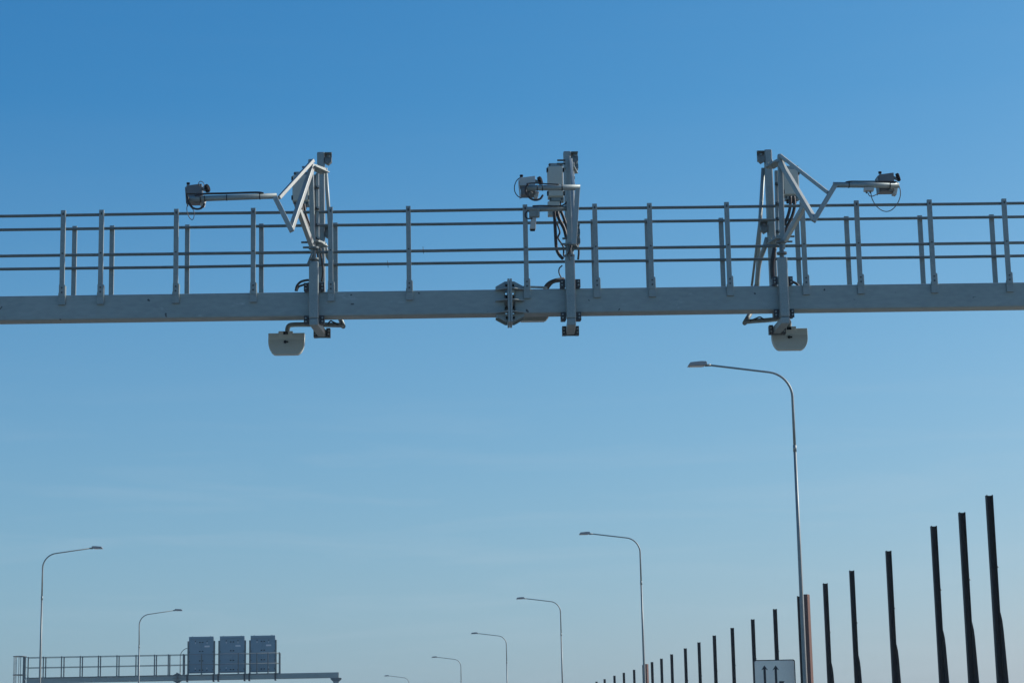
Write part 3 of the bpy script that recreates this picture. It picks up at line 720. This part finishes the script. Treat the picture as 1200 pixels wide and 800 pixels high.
# ---------------------------------------------------------------- light and sky
AIR, DUST, OZONE = 1.0, 1.3, 6.0
CURVE = ((.037, 1.90), (.101, 1.11), (.175, .78))
SUN_AZ, SUN_EL = R(72), R(32)          # azimuth clockwise from +Y
w = bpy.data.worlds.new('World'); scene.world = w; w.use_nodes = True
nt = w.node_tree; N = nt.nodes; L = nt.links
bg = N['Background']; sky = N.new('ShaderNodeTexSky'); sky.sky_type = 'NISHITA'; sky.sun_disc = False
sky.sun_elevation = SUN_EL; sky.sun_rotation = SUN_AZ; sky.air_density = AIR; sky.dust_density = DUST; sky.ozone_density = OZONE; sky.altitude = 0
# colour response of the sky (deeper blue, as the photograph's film curve gives it)
sep = N.new('ShaderNodeSeparateColor'); cmb = N.new('ShaderNodeCombineColor'); L.new(sky.outputs[0], sep.inputs[0])
for i, (k, gm) in enumerate(CURVE):
    pw = N.new('ShaderNodeMath'); pw.operation = 'POWER'; L.new(sep.outputs[i], pw.inputs[0]); pw.inputs[1].default_value = gm
    ml = N.new('ShaderNodeMath'); ml.operation = 'MULTIPLY'; L.new(pw.outputs[0], ml.inputs[0]); ml.inputs[1].default_value = k*10
    mn = N.new('ShaderNodeMath'); mn.operation = 'MINIMUM'; L.new(ml.outputs[0], mn.inputs[0]); mn.inputs[1].default_value = 25
    L.new(mn.outputs[0], cmb.inputs[i])
# faint cirrus streaks, only low in the sky
tc = N.new('ShaderNodeTexCoord'); mp = N.new('ShaderNodeMapping'); mp.inputs['Scale'].default_value = (3.2, 3.2, 34.0); mp.inputs['Rotation'].default_value = (0, R(2), 0)
L.new(tc.outputs['Generated'], mp.inputs['Vector'])
ns = N.new('ShaderNodeTexNoise'); ns.inputs['Scale'].default_value = 2.2; ns.inputs['Detail'].default_value = 7; ns.inputs['Roughness'].default_value = .55; ns.inputs['Distortion'].default_value = .6
L.new(mp.outputs[0], ns.inputs['Vector'])
mr = N.new('ShaderNodeMapRange'); mr.inputs['From Min'].default_value = .50; mr.inputs['From Max'].default_value = .80; mr.inputs['To Max'].default_value = .15
L.new(ns.outputs['Fac'], mr.inputs['Value'])
sx = N.new('ShaderNodeSeparateXYZ'); L.new(tc.outputs['Generated'], sx.inputs[0])
lo = N.new('ShaderNodeMapRange'); lo.interpolation_type = 'SMOOTHSTEP'; lo.inputs['From Min'].default_value = .12; lo.inputs['From Max'].default_value = .19; lo.inputs['To Min'].default_value = 1; lo.inputs['To Max'].default_value = .06
L.new(sx.outputs['Z'], lo.inputs['Value'])
mm = N.new('ShaderNodeMath'); mm.operation = 'MULTIPLY'; L.new(mr.outputs[0], mm.inputs[0]); L.new(lo.outputs[0], mm.inputs[1])
mx = N.new('ShaderNodeMix'); mx.data_type = 'RGBA'; ve = N.new('ShaderNodeMapRange'); ve.inputs['From Min'].default_value = .0; ve.inputs['From Max'].default_value = .30; ve.inputs['To Min'].default_value = .40; ve.inputs['To Max'].default_value = 0
L.new(sx.outputs['Z'], ve.inputs['Value'])
vm = N.new('ShaderNodeMix'); vm.data_type = 'RGBA'; L.new(ve.outputs[0], vm.inputs[0]); L.new(cmb.outputs[0], vm.inputs[6]); vm.inputs[7].default_value = (3.9, 5.1, 6.0, 1)
L.new(mm.outputs[0], mx.inputs[0]); L.new(vm.outputs[2], mx.inputs[6]); mx.inputs[7].default_value = (5.4, 6.4, 7.2, 1)
L.new(mx.outputs[2], bg.inputs['Color']); bg.inputs['Strength'].default_value = .1

sl = bpy.data.lights.new('sun', 'SUN'); sl.energy = 4.2; sl.angle = R(.53); sl.color = (1, .96, .90)
so = bpy.data.objects.new('sun', sl); col.objects.link(so)
sd = Vector((math.sin(SUN_AZ)*math.cos(SUN_EL), math.cos(SUN_AZ)*math.cos(SUN_EL), math.sin(SUN_EL)))
so.rotation_euler = sd.to_track_quat('Z', 'Y').to_euler()

hz = MB(); hz.box((0, 0, 5.6), (6020, 6020, 13.2))
HAZE = bpy.data.materials.new('haze'); HAZE.use_nodes = True; hn = HAZE.node_tree; hn.nodes.clear()
ho = hn.nodes.new('ShaderNodeOutputMaterial'); hv = hn.nodes.new('ShaderNodeVolumePrincipled')
hv.inputs['Color'].default_value = (.62,.84,1,1); hv.inputs['Density'].default_value = .00045; hv.inputs['Anisotropy'].default_value = .2
hn.links.new(hv.outputs[0], ho.inputs['Volume'])
tag(hz.build('haze', HAZE), kind='stuff')

vs = scene.view_settings; vs.view_transform = 'Standard'; vs.look = 'None'; vs.gamma = 1; vs.exposure = 0; vs.use_curve_mapping = False
scene.render.engine = 'CYCLES'
